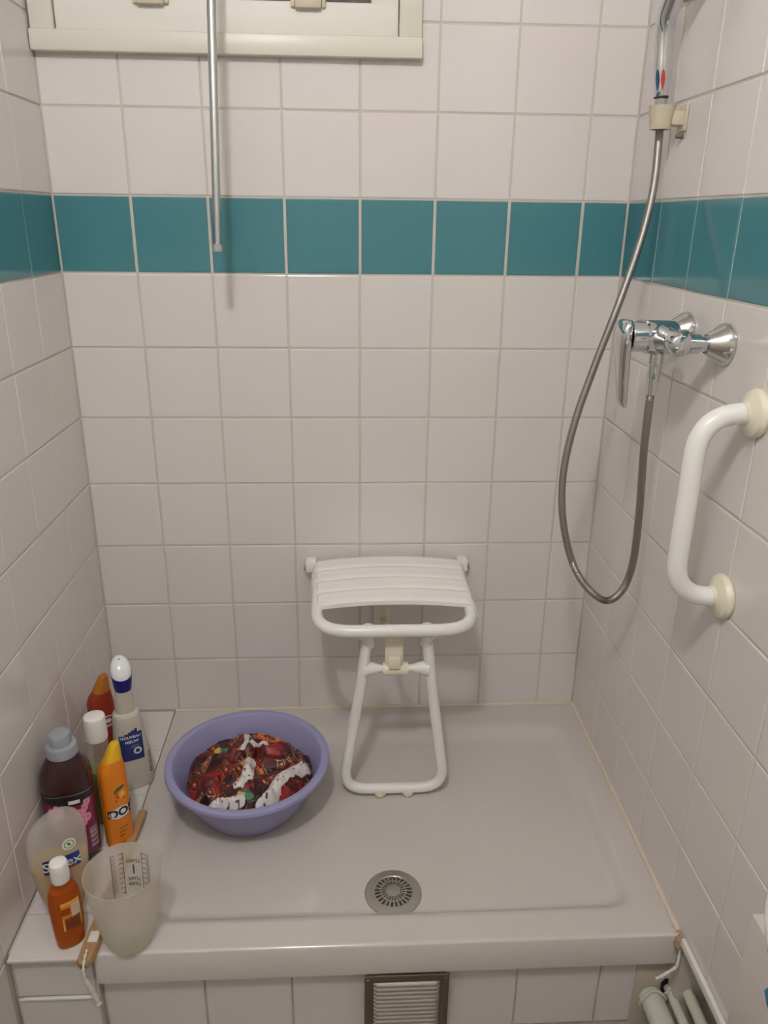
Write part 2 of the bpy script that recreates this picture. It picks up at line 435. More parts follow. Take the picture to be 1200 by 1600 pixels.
link('slot_bars', bmm('slot_bars', bm), M_steel, t, smooth=False)
lathe('middle_ring', [(.0215, .0050), (.0222, .0066), (.0245, .0066), (.0252, .0050)], M_steel, t, 40)
lathe('hub', [(.0135, .003), (.0130, .0072), (.009, .0082), (.003, .0086), (0, .0086)], M_steel, t, 24)

# ------------------------------------------------------------------ ventilation grille
t = thing('ventilation_grille', 'square metal ventilation grille with horizontal louvres below the tray', 'vent grille', (0.668, YF-0.003, 0.006))
M_gr = mat('grille_metal', (120,110,98), 0.38, 0.85, bump=(150, .05))
M_lv = mat('louvre_metal', (186,180,172), 0.36, 0.8)
gw, gh, gb = 0.0735, 0.131, 0.0155
boxes('frame', M_gr, t, [(-gw, -gw+gb, -.0025, .0015, 0, gh), (gw-gb, gw, -.0025, .0015, 0, gh), (-gw+gb, gw-gb, -.0025, .0015, gh-gb*.95, gh), (-gw+gb, gw-gb, -.0025, .0015, 0, gb*.6)], 0.0006)
box('backing', M_dark, t, -gw+gb*.7, gw-gb*.7, .0015, .0025, .004, gh-.006)
sl = None
for k in range(11):
    zt = gh-gb*.95-0.0006-k*0.0098
    if zt < 0.012: break
    if sl is None:
        V = []; F = []; n = 24; Wd = gw-gb+.001
        prof = [(-.0005, 0.0), (-.0050, -.0030), (-.0066, -.0060), (-.0060, -.0078), (-.0045, -.0080)]
        for i in range(n+1):
            x = -Wd+2*Wd*i/n; e = min(1, (Wd-abs(x))/0.010); e = math.sqrt(max(e, 0)*(2-max(e, 0)))
            for y, z in prof: V.append((x, y*e-.0008*(1-e), z if e > .5 else z*(.5+e)))
        q = len(prof)
        for i in range(n):
            for j in range(q-1): F.append((i*q+j, i*q+j+1, (i+1)*q+j+1, (i+1)*q+j))
        sl = pymesh('louvre', V, F)
        o = link('louvre', sl, M_lv, t, (0, 0, zt))
    else: o = link('louvre', sl, None, t, (0, 0, zt))
for x in (-gw+.006, gw-.006): lathe('screw', [(.0022, 0), (.002, .0012), (0, .0016)], M_chrome, t, 12, 'y', (x, -.0040, gh-.006))

# ------------------------------------------------------------------ painted pipes in the corner
M_pipe = mat('painted_pipe', (206,206,192), 0.5, bump=(40, .5), var=0.06)
def pipe(label, x, z, r, grp=None):
    t = thing('painted_pipe', label, 'pipe', (x, YF-.001, z))
    tube('pipe', [(0, .03, 0), (0, -.1, 0), (0, -.232, 0)], r, M_pipe, t, 20)
    P = catmull([(r*1.12*math.cos(a), .004-.003*math.sin(3*a), r*1.12*math.sin(a)) for a in np.linspace(0, 2*math.pi, 13)[:-1]], 3, True)
    tube('paint_collar', P+[P[0]], .0026, M_pipe, t, 8)
    return t
pipe('thick white painted pipe leaving the riser at the lower right', 1.1165, 0.040, 0.021)
pipe('thin painted pipe next to the thick one, lower right corner', 1.1460, 0.060, 0.0085)
pipe('thin painted pipe closest to the right wall, lower right corner', 1.1690, 0.078, 0.0105)
# broken opening behind the pipes
bm = bmesh.new()
pts = [(1.128, .01), (1.134, .045), (1.131, .072), (1.138, .083), (1.147, .079), (1.158, .096), (1.169, .101), (1.182, .112), (1.192, .106), (1.195, .06), (1.185, .01)]
vv = [bm.verts.new((x, YF+.0148, z)) for i, (x, z) in enumerate(pts)]; bm.faces.new(vv)
link('opening', bmm('opening', bm), M_dark, wall_riser, smooth=False)
box('plaster', mat('rough_plaster', (196,184,168), .9, bump=(50, .9), var=.08), wall_riser, 1.083, XR+.06, YF+.016, YF+.05, -.06, .131, .003)

# ------------------------------------------------------------------ folding shower seat
SF = max(tray_h(.6385, -.302), tray_h(.6985, -.302), tray_h(.665, -.302))-.0010
t = thing('shower_stool', 'white folding shower seat on tubular leg mounted on back wall', 'shower seat', (0.665, 0, SF+.003))
B = np.array((0.665, 0, SF+.003)); S = lambda x, y, z: tuple(np.array((x, y, z))-B)
SZ = 0.604
fr = fillet([S(.505, -.02, SZ), S(.508, -.318, SZ-.004), S(.822, -.318, SZ-.004), S(.826, -.02, SZ)], [0, .075, .075, 0], 10)
tube('seat_frame', fr, 0.0125, M_enamel, t, 18)
def slat_mesh(y0, y1):
    V = []; F = []; n = 26; dy = abs(y1-y0)
    prof = [(0.0, -.012), (.0, -.003), (.10, .0012), (.25, .0002), (.6, -.0008), (.9, .0006), (1.0, -.003), (1.0, -.012)]
    for i in range(n+1):
        u = i/n; xa = .488+(.500-.488)*abs(y0)/.25; xb = .840+(.842-.840)*abs(y0)/.25
        x = xa+(xb-xa)*u; e = 2*abs(u-.5); zc = .0125*(1-e*e)+.002
        drop = -.020*max(0, (e-.955)/.045)**1.5
        for s_, z in prof: V.append(S(x, y0+(y1-y0)*s_, SZ+.0125+zc+z+drop))
    q = len(prof)
    for i in range(n):
        for j in range(q): j2 = (j+1) % q; F.append((i*q+j, i*q+j2, (i+1)*q+j2, (i+1)*q+j))
    F.append(tuple(range(q))); F.append(tuple(reversed(range(n*q, n*q+q))))
    me = pymesh('slat', V, F); bm = bmesh.new(); bm.from_mesh(me); bmesh.ops.recalc_face_normals(bm, faces=bm.faces); bm.to_mesh(me); bm.free()
    return sharp(me, 50)
ys = [-.022, -.078, -.132, -.187, -.246]
for a, b in zip(ys[:-1], ys[1:]): link('slat', slat_mesh(a, b+.0025), M_white, t)
for x in (.487, .838):
    boxes('hinge', M_white, t, [(x-.012-B[0], x+.012-B[0], -.03, -.0005, SZ-.012-B[2], SZ+.016-B[2])], .003)
    tube('hinge_pin', [S(x-.017, -.018, SZ-.004), S(x+.017, -.018, SZ-.004)], .0055, mat('grey_pin', (150,148,144), .5), t, 10)
leg = fillet([S(.6125, -.285, SZ-.01), S(.598, -.292, .47), S(.556, -.30, SF+.018), S(.778, -.30, SF+.018), S(.741, -.292, .47), S(.728, -.285, SZ-.01)], [0, .3, .048, .048, .3, 0], 10)
tube('leg', leg, 0.0115, M_enamel, t, 16)
for x in (.6125, .728):
    s_ = -1 if x < .66 else 1
    tube('leg_bracket', [S(x+s_*.024, -.312, SZ-.012), S(x+s_*.006, -.290, SZ-.026), S(x, -.286, SZ-.055)], [.012, .015, .0125], M_enamel, t, 12)
for s_, x in ((1, .603), (-1, .735)):
    tube('cross_brace', [S(x, -.291, .497), S(x+s_*.018, -.291, .499), S(x+s_*.034, -.291, .498), S(x+s_*.045, -.291, .498)], [.017, .0125, .008, .0075], M_enamel, t, 12)
lathe('clamp', [(0, -.026), (.0125, -.026), (.0135, -.022), (.0135, .022), (.0125, .026), (0, .026)], M_cream, t, 20, 'x', S(.667, -.291, .497))
boxes('support_strap', M_cream, t, [tuple(np.array((.645, .682, -.297, -.288, .500, .590))-np.repeat(B, 2)), tuple(np.array((.652, .676, -.309, -.297, .506, .53))-np.repeat(B, 2))], .002)
boxes('wall_plate', M_cream, t, [tuple(np.array((.632, .676, -.014, -.0006, .44, .60))-np.repeat(B, 2))], .004)
tube('stay', [S(.655, -.012, .455), S(.655, -.15, .52), S(.66, -.288, .585)], .006, M_cream, t, 10)
for x in (.6385, .6985):
    lathe('foot', [(0, -.011), (.010, -.011), (.0135, -.006), (.0135, .003), (.011, .008), (0, .008)], M_cream, t, 16, 'z', S(x, -.302, SF+.0125))

# ------------------------------------------------------------------ lavender basin with washing
BC = (0.362, -0.326)
bz = tray_h(*BC)
M_lav = mat('lavender_plastic', (180,178,218), 0.36, sss=0.28)
t = tag(link('washing_basin', lathe_mesh('washing_basin', [(0, 0), (.083, 0), (.092, .003), (.103, .016), (.124, .050), (.142, .090), (.1505, .122), (.1535, .125), (.163, .1255), (.1675, .123), (.1685, .117), (.1665, .1155),
     (.1655, .1195), (.1555, .1215), (.1525, .1175), (.1440, .088), (.1265, .052), (.105, .019), (.092, .0065), (.083, .0035), (0, .0035)], 72, ang=50), M_lav, None, (BC[0], BC[1], bz+.0006)), 'round lavender plastic basin with laundry soaking, on the shower tray', 'basin')

def hsh(n): return np.sin(n*127.1+31.7)*43758.5453 % 1.0
def vnoise(x, y, s):
    r = np.random.default_rng(s); P = r.random((64, 64)); xi = np.floor(x).astype(int); yi = np.floor(y).astype(int)
    fx, fy = x-xi, y-yi; fx = fx*fx*(3-2*fx); fy = fy*fy*(3-2*fy); g = lambda a, b: P[a % 64, b % 64]
    return (g(xi, yi)*(1-fx)+g(xi+1, yi)*fx)*(1-fy)+(g(xi, yi+1)*(1-fx)+g(xi+1, yi+1)*fx)*fy
def cloth_mesh():
    n = 300; u = np.linspace(-1, 1, n+1); X, Y = np.meshgrid(u, u)
    # square to disc
    PX = X*np.sqrt(1-Y*Y/2); PY = Y*np.sqrt(1-X*X/2); r = np.sqrt(PX**2+PY**2); th = np.arctan2(PY, PX)
    R = 0.1325*(1+.02*np.sin(3*th+1)+.012*np.sin(7*th)+.01*np.sin(11*th+2)-.03)
    x, y = PX*R, PY*R
    # folds: warped ridged noise
    wx = x+.018*(vnoise(x*28+9, y*28, 1)-.5); wy = y+.018*(vnoise(x*28, y*28+7, 2)-.5)
    rid = lambda a: 1-np.abs(2*a-1)
    f = .022*rid(vnoise(wx*22+3, wy*16+4, 3))+.013*rid(vnoise(wx*45+1, wy*34+2, 4))+.005*rid(vnoise(wx*90, wy*80, 5))
    dome = .014*np.clip(1-(r)**2.2, 0, 1)
    z = .080+dome+f*(.4+.6*np.clip(1.6*(1-r), 0, 1))-.012*np.clip((r-.86)/.14, 0, 1)
    # the light band is a raised fold
    def band(ax, ay, bx, by, wdt):
        dx, dy = bx-ax, by-ay; L2 = dx*dx+dy*dy; tt = np.clip(((x-ax)*dx+(y-ay)*dy)/L2, 0, 1)
        bend = .006*np.sin(tt*5+ax*40)
        d = np.hypot(x-(ax+dx*tt)-bend*dy/math.sqrt(L2), y-(ay+dy*tt)+bend*dx/math.sqrt(L2)); return d, tt
    bands = [band(.034, -.112, .115, -.002, .012), band(-.008, -.075, .012, -.02, .011), band(-.058, -.118, -.005, -.105, .012), band(-.012, .03, -.005, .085, .009), band(.0, .045, .03, .04, .008)]
    wds = [.0125, .0115, .012, .008, .008]
    col = np.zeros(x.shape+(3,))
    base = np.array(lin((84,18,20)))
    big = vnoise(x*30+5, y*30+1, 8)[..., None]
    col[:] = base*(0.65+.7*big)
    red = vnoise(wx*38+2, wy*38+8, 9); col[red > .70] = lin((150,26,26)); col[red < .30] = lin((46,12,16))
    # printed motifs: rotated little diamonds with outlines
    px, py = wx+.5*f, wy-.4*f
    for ang, sc, ci in ((.5, .023, 0), (1.25, .032, 1)):
        a = px*math.cos(ang)+py*math.sin(ang); b = -px*math.sin(ang)+py*math.cos(ang)
        ia, ib = np.floor(a/sc), np.floor(b/sc); fa, fb = a/sc-ia-.5, b/sc-ib-.5; d = np.abs(fa)+np.abs(fb)
        hs = np.abs(hsh(ia*3.7+ib*9.1+ci)); on = hs > .50
        ring = on & (np.abs(d-.40) < .03); inn = on & (d < .24); mid = on & (d < .36) & (d >= .24)
        col[mid] = lin((30,20,18)); col[inn & (hs > .84)] = lin((200,92,34)); col[inn & (hs <= .84)] = lin((140,30,26))
        col[ring & (hs > .75)] = lin((190,160,120)); col[ring & (hs <= .75)] = lin((150,76,34))
        col[on & (d < .08)] = lin((226,190,90))
    # orange flower, bird heads
    fx, fy = x-.036, y-.094; fr_ = np.hypot(fx*.9, fy*1.5); fa = np.arctan2(fy, fx)
    pet = fr_ < .034*(.86+.14*np.sign(np.sin(17*fa))); col[pet] = lin((214,104,34)); col[pet & (fr_ < .026) & (np.sin(17*fa) > .3)] = lin((232,150,70)); col[fr_ < .012] = lin((120,50,20))
    for (bx, by, s) in ((.006, -.096, 1.), (-.062, .045, .9)):
        q = ((x-bx)/.016)**2+((y-by)/.011)**2 < s; col[q] = lin((64,124,96)); col[q & (x < bx-.001)] = lin((206,180,60)); col[q & (y > by+.006)] = lin((40,70,80))
    white_m = np.zeros(x.shape, bool)
    for (d, tt), wd in zip(bands, wds):
        m_ = d < wd*(.8+.4*vnoise(x*120, y*120, 11)); white_m |= m_
        z = z+.010*np.clip(1-(d/(wd*1.2))**2, 0, 1)
    col[white_m] = lin((222,214,210))
    dots = vnoise(x*210, y*210, 12) > .84; col[white_m & dots] = lin((70,66,70))
    V = np.c_[x.ravel(), y.ravel(), z.ravel()]; F = []
    N1 = n+1
    idx = np.arange(N1*N1).reshape(N1, N1)
    F = np.stack([idx[:-1, :-1], idx[:-1, 1:], idx[1:, 1:], idx[1:, :-1]], -1).reshape(-1, 4).tolist()
    # underside hanging down into the bowl
    rim = list(idx[0, :])+list(idx[1:, -1])+list(idx[-1, -2::-1])+list(idx[-2:0:-1, 0])
    b0 = len(V); low = V[rim].copy(); low[:, :2] *= .62; low[:, 2] = .012; V = np.r_[V, low]; k = len(rim)
    for i in range(k): F.append([rim[i], b0+i, b0+(i+1) % k, rim[(i+1) % k]])
    F.append([b0+i for i in range(k)][::-1])
    me = pymesh('wet_cloth', V, F); at = me.color_attributes.new('Col', 'FLOAT_COLOR', 'POINT')
    dat = np.ones((len(V), 4)); dat[:len(V)-k, :3] = col.reshape(-1, 3); dat[len(V)-k:, :3] = base; at.data.foreach_set('color', dat.ravel().astype(np.float32))
    return me
o = link('printed_cloth', cloth_mesh(), vmat('printed_cotton', .45), None, (BC[0], BC[1], bz+.002))
tag(o, 'crumpled wet red patterned cloth with white dotted bands inside lavender basin', 'cloth')

# ------------------------------------------------------------------ shower mixer, hose, hand shower
TY, TZ = -0.43, 1.187
t = thing('shower_mixer', 'chrome single-lever shower mixer tap on the right wall', 'tap', (XR, TY, TZ))
for s_ in (1, -1):
    y = s_*.0725
    lathe('wall_flange', [(0, .001), (.0325, .001), (.0325, .004), (.030, .010), (.019, .026), (.015, .032), (0, .032)], M_chrome, t, 40, '-x', (0, y, 0))
    lathe('union', [(.0115, .03), (.0115, .042), (.0145, .043), (.0145, .060), (.0115, .062), (.0115, .070)], M_chrome, t, 24, '-x', (0, y, 0))
tube('body', [(-.074, -.088, 0), (-.074, -.084, 0), (-.074, -.05, 0), (-.074, -.034, 0), (-.074, 0, 0), (-.074, .034, 0), (-.074, .05, 0), (-.074, .084, 0), (-.074, .088, 0)], [.013, .0175, .0175, .019, .0245, .019, .0175, .0175, .013], M_chrome, t, 32)
lathe('cartridge_housing', [(0, .050), (.024, .050), (.0265, .056), (.0265, .098), (.0235, .101), (.0235, .122), (.022, .1235), (0, .1235)], M_chrome, t, 40, '-x', (0, 0, 0))
# lever: tapered paddle hanging from the front cap
V = []; F = []; st = [(.0265, -.124, .017, .012), (.024, -.124, .021, .016), (.008, -.123, .0235, .021), (-.012, -.122, .0225, .022), (-.030, -.120, .0165, .021), (-.07, -.1175, .0125, .019), (-.098, -.116, .0105, .0165), (-.108, -.1155, .0085, .0135), (-.113, -.115, .005, .008)]
for z, x, hw, th in st:
    for k in range(16):
        a = 2*math.pi*k/16; V.append((x-th*.5+th*.5*math.copysign(abs(math.cos(a))**.7, math.cos(a)), hw*math.copysign(abs(math.sin(a))**.7, math.sin(a)), z))
for i in range(len(st)-1):
    for k in range(16): k2 = (k+1) % 16; F.append((i*16+k, (i+1)*16+k, (i+1)*16+k2, i*16+k2))
F.append(tuple(range(16))); F.append(tuple(reversed(range(len(V)-16, len(V)))))
link('lever', sharp(pymesh('lever', V, F), 50), M_chrome, t)
lathe('outlet', [(0, -.066), (.0095, -.066), (.0105, -.062), (.0105, -.044), (.0125, -.042), (.0125, -.026), (.011, -.024), (.011, -.010)], M_chrome, t, 20, 'z', (-.076, 0, 0))

H = [(1.1015, -.224, 1.532), (1.1035, -.226, 1.493), (1.099, -.242, 1.416), (1.0815, -.262, 1.334), (1.046, -.290, 1.229), (1.011, -.300, 1.12), (.982, -.310, 1.018), (.967, -.320, .924), (.970, -.335, .841), (.990, -.350, .763), (1.017, -.365, .717), (1.052, -.380, .693), (1.075, -.395, .720), (1.083, -.410, .783), (1.078, -.42, .885), (1.068, -.428, 1.004), (1.066, -.43, 1.091), (1.067, -.43, 1.130)]
P = catmull(H, 40); rr = []; acc = 0
for i, p in enumerate(P): rr.append(.0066+(.0005 if i % 2 else -.0003))
t = thing('shower_hose', 'grey metal shower hose looping from mixer up to hand shower', 'hose', H[-1])
off = np.array(H[-1]); tube('hose', [p-off for p in P], rr, M_hose, t, 12)
tube('hose_nut', [np.array((1.067, -.43, 1.094))-off, np.array((1.067, -.43, 1.122))-off], [.0085, .0098], M_chrome, t, 8)
tube('hose_cone', [np.array((1.1015, -.224, 1.530))-off, np.array((1.100, -.223, 1.554))-off], [.0085, .0105], mat('clear_grey', (168,164,158), .3), t, 16)

t = thing('shower_holder', 'cream plastic wall holder carrying the hand shower', 'shower holder', (XR, -.226, 1.524))
lathe('cone', [(.0125, -.019), (.0165, -.019), (.0215, .012), (.0225, .017), (.0150, .017), (.0125, -.019)], M_beige, t, 28, 'z', (-.040, 0, 0))
box('arm', M_beige, t, -.026, 0, -.012, .012, -.013, .010, .004)
box('base_plate', M_beige, t, -.005, 0, -.017, .017, -.022, .020, .002)
lathe('screw', [(.004, 0), (.004, .010), (.003, .012), (0, .012)], mat('rusty_screw', (130,112,90), .6, .5), t, 12, '-x', (.0, -.004, -.029))

t = thing('hand_shower', 'chrome hand shower hanging in the cream wall holder', 'shower head', (1.100, -.223, 1.555))
hp = catmull([(0, 0, 0), (-.002, .001, .03), (-.005, .001, .07), (-.008, -.002, .10), (-.009, -.012, .125), (-.006, -.026, .148)], 6)
tube('handle', hp, [.0118+.0045*min(1, i/8)+.003*max(0, (i-20)/10) for i in range(len(hp))], M_chrome, t, 24)
tube('grip_ring', [(0, 0, -.003), (0, 0, .003)], .0118, mat('black_rubber', (40,38,38), .5), t, 20)
for nm, cl, a in (('cold_mark', (40,80,110), 3.85), ('hot_mark', (190,52,48), 4.45)):
    V = []; F = []
    for j in range(9):
        f = j/8; z = .008+.030*f; wv = .0026*math.sin(math.pi*(j+.4)/9); rad = .0118+.0045*min(1, z/.04)+.0009
        for s_ in (-1, 1):
            aa = a+s_*wv/.0115; V.append((rad*math.cos(aa)-.0022*z/.03, rad*math.sin(aa)+.001*z/.03, z))
    for j in range(8): F.append((2*j, 2*j+1, 2*j+3, 2*j+2))
    link(nm, pymesh(nm, V, F), mat(nm, cl, .4), t)
hd = lathe_mesh('spray_head', [(0, .024), (.018, .022), (.036, .013), (.043, .005), (.043, -.002), (.040, -.006), (0, -.006)], 40)
link('spray_head', hd, M_chrome, t, (-.004, -.046, .163), (math.radians(-48), math.radians(14), 0))
fc = lathe_mesh('spray_face', [(.037, -.0065), (.036, -.0075), (0, -.0075)], 40)
link('spray_face', fc, mat('grey_face', (120,122,126), .4), t, (-.004, -.046, .163), (math.radians(-48), math.radians(14), 0))

# ------------------------------------------------------------------ grab bar
t = thing('grab_bar', 'white tubular grab bar with cream end flanges on the right wall', 'grab bar', (XR, -.627, .826))
bx_ = -.082
gp = fillet([(-.004, 0, 0), (bx_, .0, .0), (bx_, .0, .284), (-.004, 0, .284)], [0, .062, .062, 0], 12)
tube('bar', gp, 0.0150, M_enamel, t, 24)
for z in (0, .284):
    lathe('flange', [(0, .0008), (.034, .0008), (.035, .005), (.032, .012), (.022, .017), (.0165, .019), (.0165, .024), (0, .024)], M_cream, t, 40, '-x', (0, 0, z))

# ------------------------------------------------------------------ things on the ledge
Z0 = RIM+.0012
V_lab = vmat('printed_label', .35)
def blob(u, v, c, r): return (u-c[0])**2+(v-c[1])**2 < r*r
# citrus shower gel bottles (same shape, two colours)
def gel_bottle(name, label, loc, rz, body, cap, dark, s=1.0, citrus=True, lz=.085):
    t = thing(name, label, 'bottle', loc, rz, None)
    lf = Loft([(0, .0245*s, .0175*s, 3.2), (.004, .0265*s, .0195*s, 3.2), (.09*s, .0265*s, .020*s, 3.2), (.172*s, .0262*s, .0195*s, 3), (.186*s, .0240*s, .018*s, 2.8, .001*s), (.200*s, .0185*s, .015*s, 2.5, .0050*s)], 5)
    link('bottle_body', lf.mesh('bottle_body'), body, t)
    cf = Loft([(.1995*s, .0182*s, .0147*s, 2.5, .0052*s), (.214*s, .0145*s, .0125*s, 2.4, .0087*s), (.227*s, .0108*s, .0102*s, 2.3, .0120*s), (.2335*s, .0080*s, .0080*s, 2.2, .0136*s), (.2360*s, .0035*s, .0038*s, 2.1, .0140*s)], 4)
    link('cap', cf.mesh('cap', 32), cap, t)
    # oval brand plate with lettering, fruit print
    zc = lz*s
    bo = patch('brand_oval', lf, -.0225*s, .0225*s, zc-.0135*s, zc+.0135*s, M_wprint, t, 40, 24, .0005, None, lambda u, v: ((u-.5)/.5)**2+((v-.5)/.5)**2 < 1)
    text_on('lettering', 'DOP', .026*s, lf, .002*s, zc, dark, bo, .0009, .0010)
    if citrus:
        def cf_(u, v):
            c = (236,140,28)
            if blob(u, v, (.40, .40), .17): c = (214,84,26)
            if blob(u, v, (.66, .42), .22): c = (240,160,40)
            if blob(u, v, (.66, .42), .15): c = (248,190,90)
            if abs(v-.72-.3*(u-.4)) < .10 and .2 < u < .7: c = (74,98,44)
            if abs(v-.82-.1*(u-.6)) < .06 and .35 < u < .8: c = (52,60,34)
            if blob(u, v, (.72, .2), .06): c = (190,50,40)
            if blob(u, v, (.28, .16), .05): c = (120,50,30)
            return c
        patch('fruit_print', lf, -.016*s, .020*s, .108*s, .150*s, V_lab, t, 44, 44, .0005, cf_, lambda u, v: blob(u, v, (.5, .5), .5))
    for k in range(3): patch('small_print', lf, -.008*s, (.012-.004*k)*s, (.046-.009*k)*s, (.0475-.009*k)*s, dark, t, 8, 1, .0005)
    return t
M_or = mat('orange_plastic', (240,140,34), .32, sss=.12); M_yel = mat('yellow_cap', (246,196,40), .35, sss=.1)
M_rd = mat('red_orange_plastic', (160,54,30), .35, sss=.1); M_amb = mat('amber_cap', (196,120,44), .35, sss=.15)
gel_bottle('shower_gel_bottle', 'orange shower gel bottle with yellow cap and fruit print on the ledge', (.120, -.434, Z0), math.radians(42), M_or, M_yel, M_black, .96)
gel_bottle('shower_gel_bottle', 'red-brown shower gel bottle with amber cap by the left wall corner', (.040, -.222, Z0), math.radians(40), M_rd, M_amb, mat('red_print', (150,30,36), .4), 1.02, False, .135)

# white spray cleaner
t = thing('cleaner_bottle', 'tall white cleaner bottle with dark blue collar and blue label', 'bottle', (.108, -.262, Z0), math.radians(24))
lf = Loft([(0, .036, .024, 3), (.004, .038, .026, 3), (.04, .0385, .0265, 3), (.09, .036, .0255, 2.9, -.001), (.14, .0305, .0235, 2.8, -.003), (.175, .0275, .0215, 2.8, -.004), (.182, .025, .019, 2.6, -.004), (.185, .0205, .017, 2.3, -.004)], 5)
M_clean = mat('white_bottle', (230,224,210), .3, sss=.25)
link('bottle_body', lf.mesh('bottle_body'), M_clean, t)
nk = Loft([(.1845, .0205, .017, 2.2, -.004), (.20, .0195, .0165, 2.1, -.004), (.238, .0165, .0155, 2, -.003)], 4)
link('neck', nk.mesh('neck', 36), M_clean, t)
co = Loft([(.236, .0165, .0165, 2), (.246, .0182, .0182, 2, 0, .08), (.275, .0210, .0210, 2, 0, .42)], 4)
link('collar', co.mesh('collar', 40), mat('dark_blue_plastic', (26,26,116), .3), t, (-.003, 0, 0), (0, 0, math.radians(90)))
tp = Loft([(.2745, .0206, .0206, 2, 0, .42), (.284, .0202, .0200, 2, .001, .52), (.294, .0168, .0166, 2, .004, .58), (.300, .0110, .0109, 2, .006, .58), (.3025, .004, .004, 2, .007, .58)], 4)
nz = link('nozzle_cap', tp.mesh('nozzle_cap', 40), mat('white_gloss', (240,241,244), .18), t, (-.003, 0, 0), (0, 0, math.radians(90)))
lathe('nozzle_hole', [(.0018, 0), (.0018, .0010), (0, .0010)], M_dark, nz, 10, 'z', (.0075, 0, .3020))
def cb(u, v): return (26+14*(1-v), 46+30*(1-u)*v, 104+46*(1-u)*v)
lb = patch('label', lf, -.026, .021, .075, .150, V_lab, t, 30, 24, .0006, cb, lambda u, v: (v < .93-.10*math.cos(3*u)) and not (u > .80 and v > .86))
text_on('lettering', 'NOUVEAU', .0088, lf, -.003, .1315, M_wprint, lb, .0011, .0002)
text_on('lettering', 'NIEUW', .0088, lf, -.001, .1205, M_wprint, lb, .0011, .0002)
text_on('lettering', 'O', .021, lf, .0085, .096, M_wprint, lb, .0011, .0008)
for k in range(2): patch('small_print', lf, -.004, .014, .110-.004*k, .1115-.004*k, mat('pale_blue_print', (120,140,190), .4), t, 6, 1, .001)
patch('side_print', lf, .0285, .0355, .030, .085, mat('grey_print', (150,146,150), .5), t, 10, 30, .0005, None, lambda u, v: int(v*22) % 3 != 0)

# slim bottle with white cap and green content
t = thing('slim_bottle', 'slim translucent bottle with green liquid and white cap on the ledge', 'bottle', (.079, -.372, Z0), math.radians(20))
lf = Loft([(0, .0185, .0185, 2.2), (.004, .0200, .0200, 2.2), (.10, .0205, .0200, 2.2), (.185, .0200, .0195, 2.2), (.197, .0196, .0192, 2.1)], 4)
link('bottle_body', lf.mesh('bottle_body', 36), mat('clear_plastic', (236,234,222), .2, clear=.72, sss=.3), t)
link('green_liquid', lf.mesh('green_liquid', 36, .0012, .125, .003), mat('green_liquid', (146,158,40), .3, sss=.3), t)
cp = Loft([(.1965, .0205, .0202, 2.1), (.200, .0210, .0207, 2.1), (.240, .0206, .0203, 2.1), (.247, .0195, .019, 2.1), (.2485, .017, .0165, 2.1)], 3)
link('cap', cp.mesh('cap', 36), M_white, t)

# fabric softener
t = thing('softener_bottle', 'dark plum bottle with grey cap and pink floral label by left wall', 'bottle', (.0475, -.463, Z0), math.radians(14))
lf = Loft([(0, .041, .031, 2.8), (.005, .0445, .034, 2.8), (.06, .0450, .0345, 2.8), (.13, .0455, .035, 2.7), (.175, .0460, .0355, 2.6), (.198, .0430, .034, 2.4), (.218, .0340, .029, 2.2), (.234, .0235, .0225, 2), (.240, .0205, .0205, 2)], 5)
link('bottle_body', lf.mesh('bottle_body', 56), mat('plum_plastic', (58,26,30), .2, coat=.3), t)
M_gcap = mat('grey_cap_plastic', (172,176,184), .32, sss=.15)
lathe('cap_skirt', [(.0245, .232), (.0270, .233), (.0272, .250), (.0262, .253), (.0215, .255), (0, .255)], M_gcap, t, 40)
lathe('cap', [(.0190, .254), (.0192, .272), (.0175, .2755), (.012, .2765), (0, .277)], M_gcap, t, 36)
PET = [(.16, .74), (.26, .79), (.30, .70), (.21, .66), (.12, .66), (.36, .75), (.70, .60), (.78, .66), (.86, .58), (.77, .52), (.82, .74), (.87, .82), (.90, .90), (.72, .68), (.30, .30), (.62, .34), (.45, .2)]
def sf(u, v):
    if v > .86: return (24,22,28)
    c = (112+26*v, 28, 66)
    if v > .80-.12*math.sin(math.pi*u)*0: c = (30,26,32) if .18 < u < .85 else c
    for k, (a, b) in enumerate(PET):
        d = math.hypot((u-a), (v-b))
        if d < .062: c = (222,150,176) if k < 14 else (150,40,92)
        if d < .022: c = (200,112,140)
    return c
lb = patch('label', lf, -.0435, .0435, .022, .166, V_lab, t, 70, 90, .0006, sf)
patch('label_line', lf, -.0435, .0435, .1625, .1635, mat('silver_print', (190,188,190), .3, .6), t, 40, 1, .0012)
text_on('lettering', 'Le', .026, lf, -.020, .094, M_wprint, lb, .0012, .0002, .2)
patch('badge', lf, .002, .022, .143, .151, M_wprint, lb, 10, 4, .0012)
patch('info_panel', lf, .0305, .0425, .030, .078, mat('info_print', (168,148,150), .5), t, 10, 28, .0012, None, lambda u, v: int(v*18) % 4 != 0)

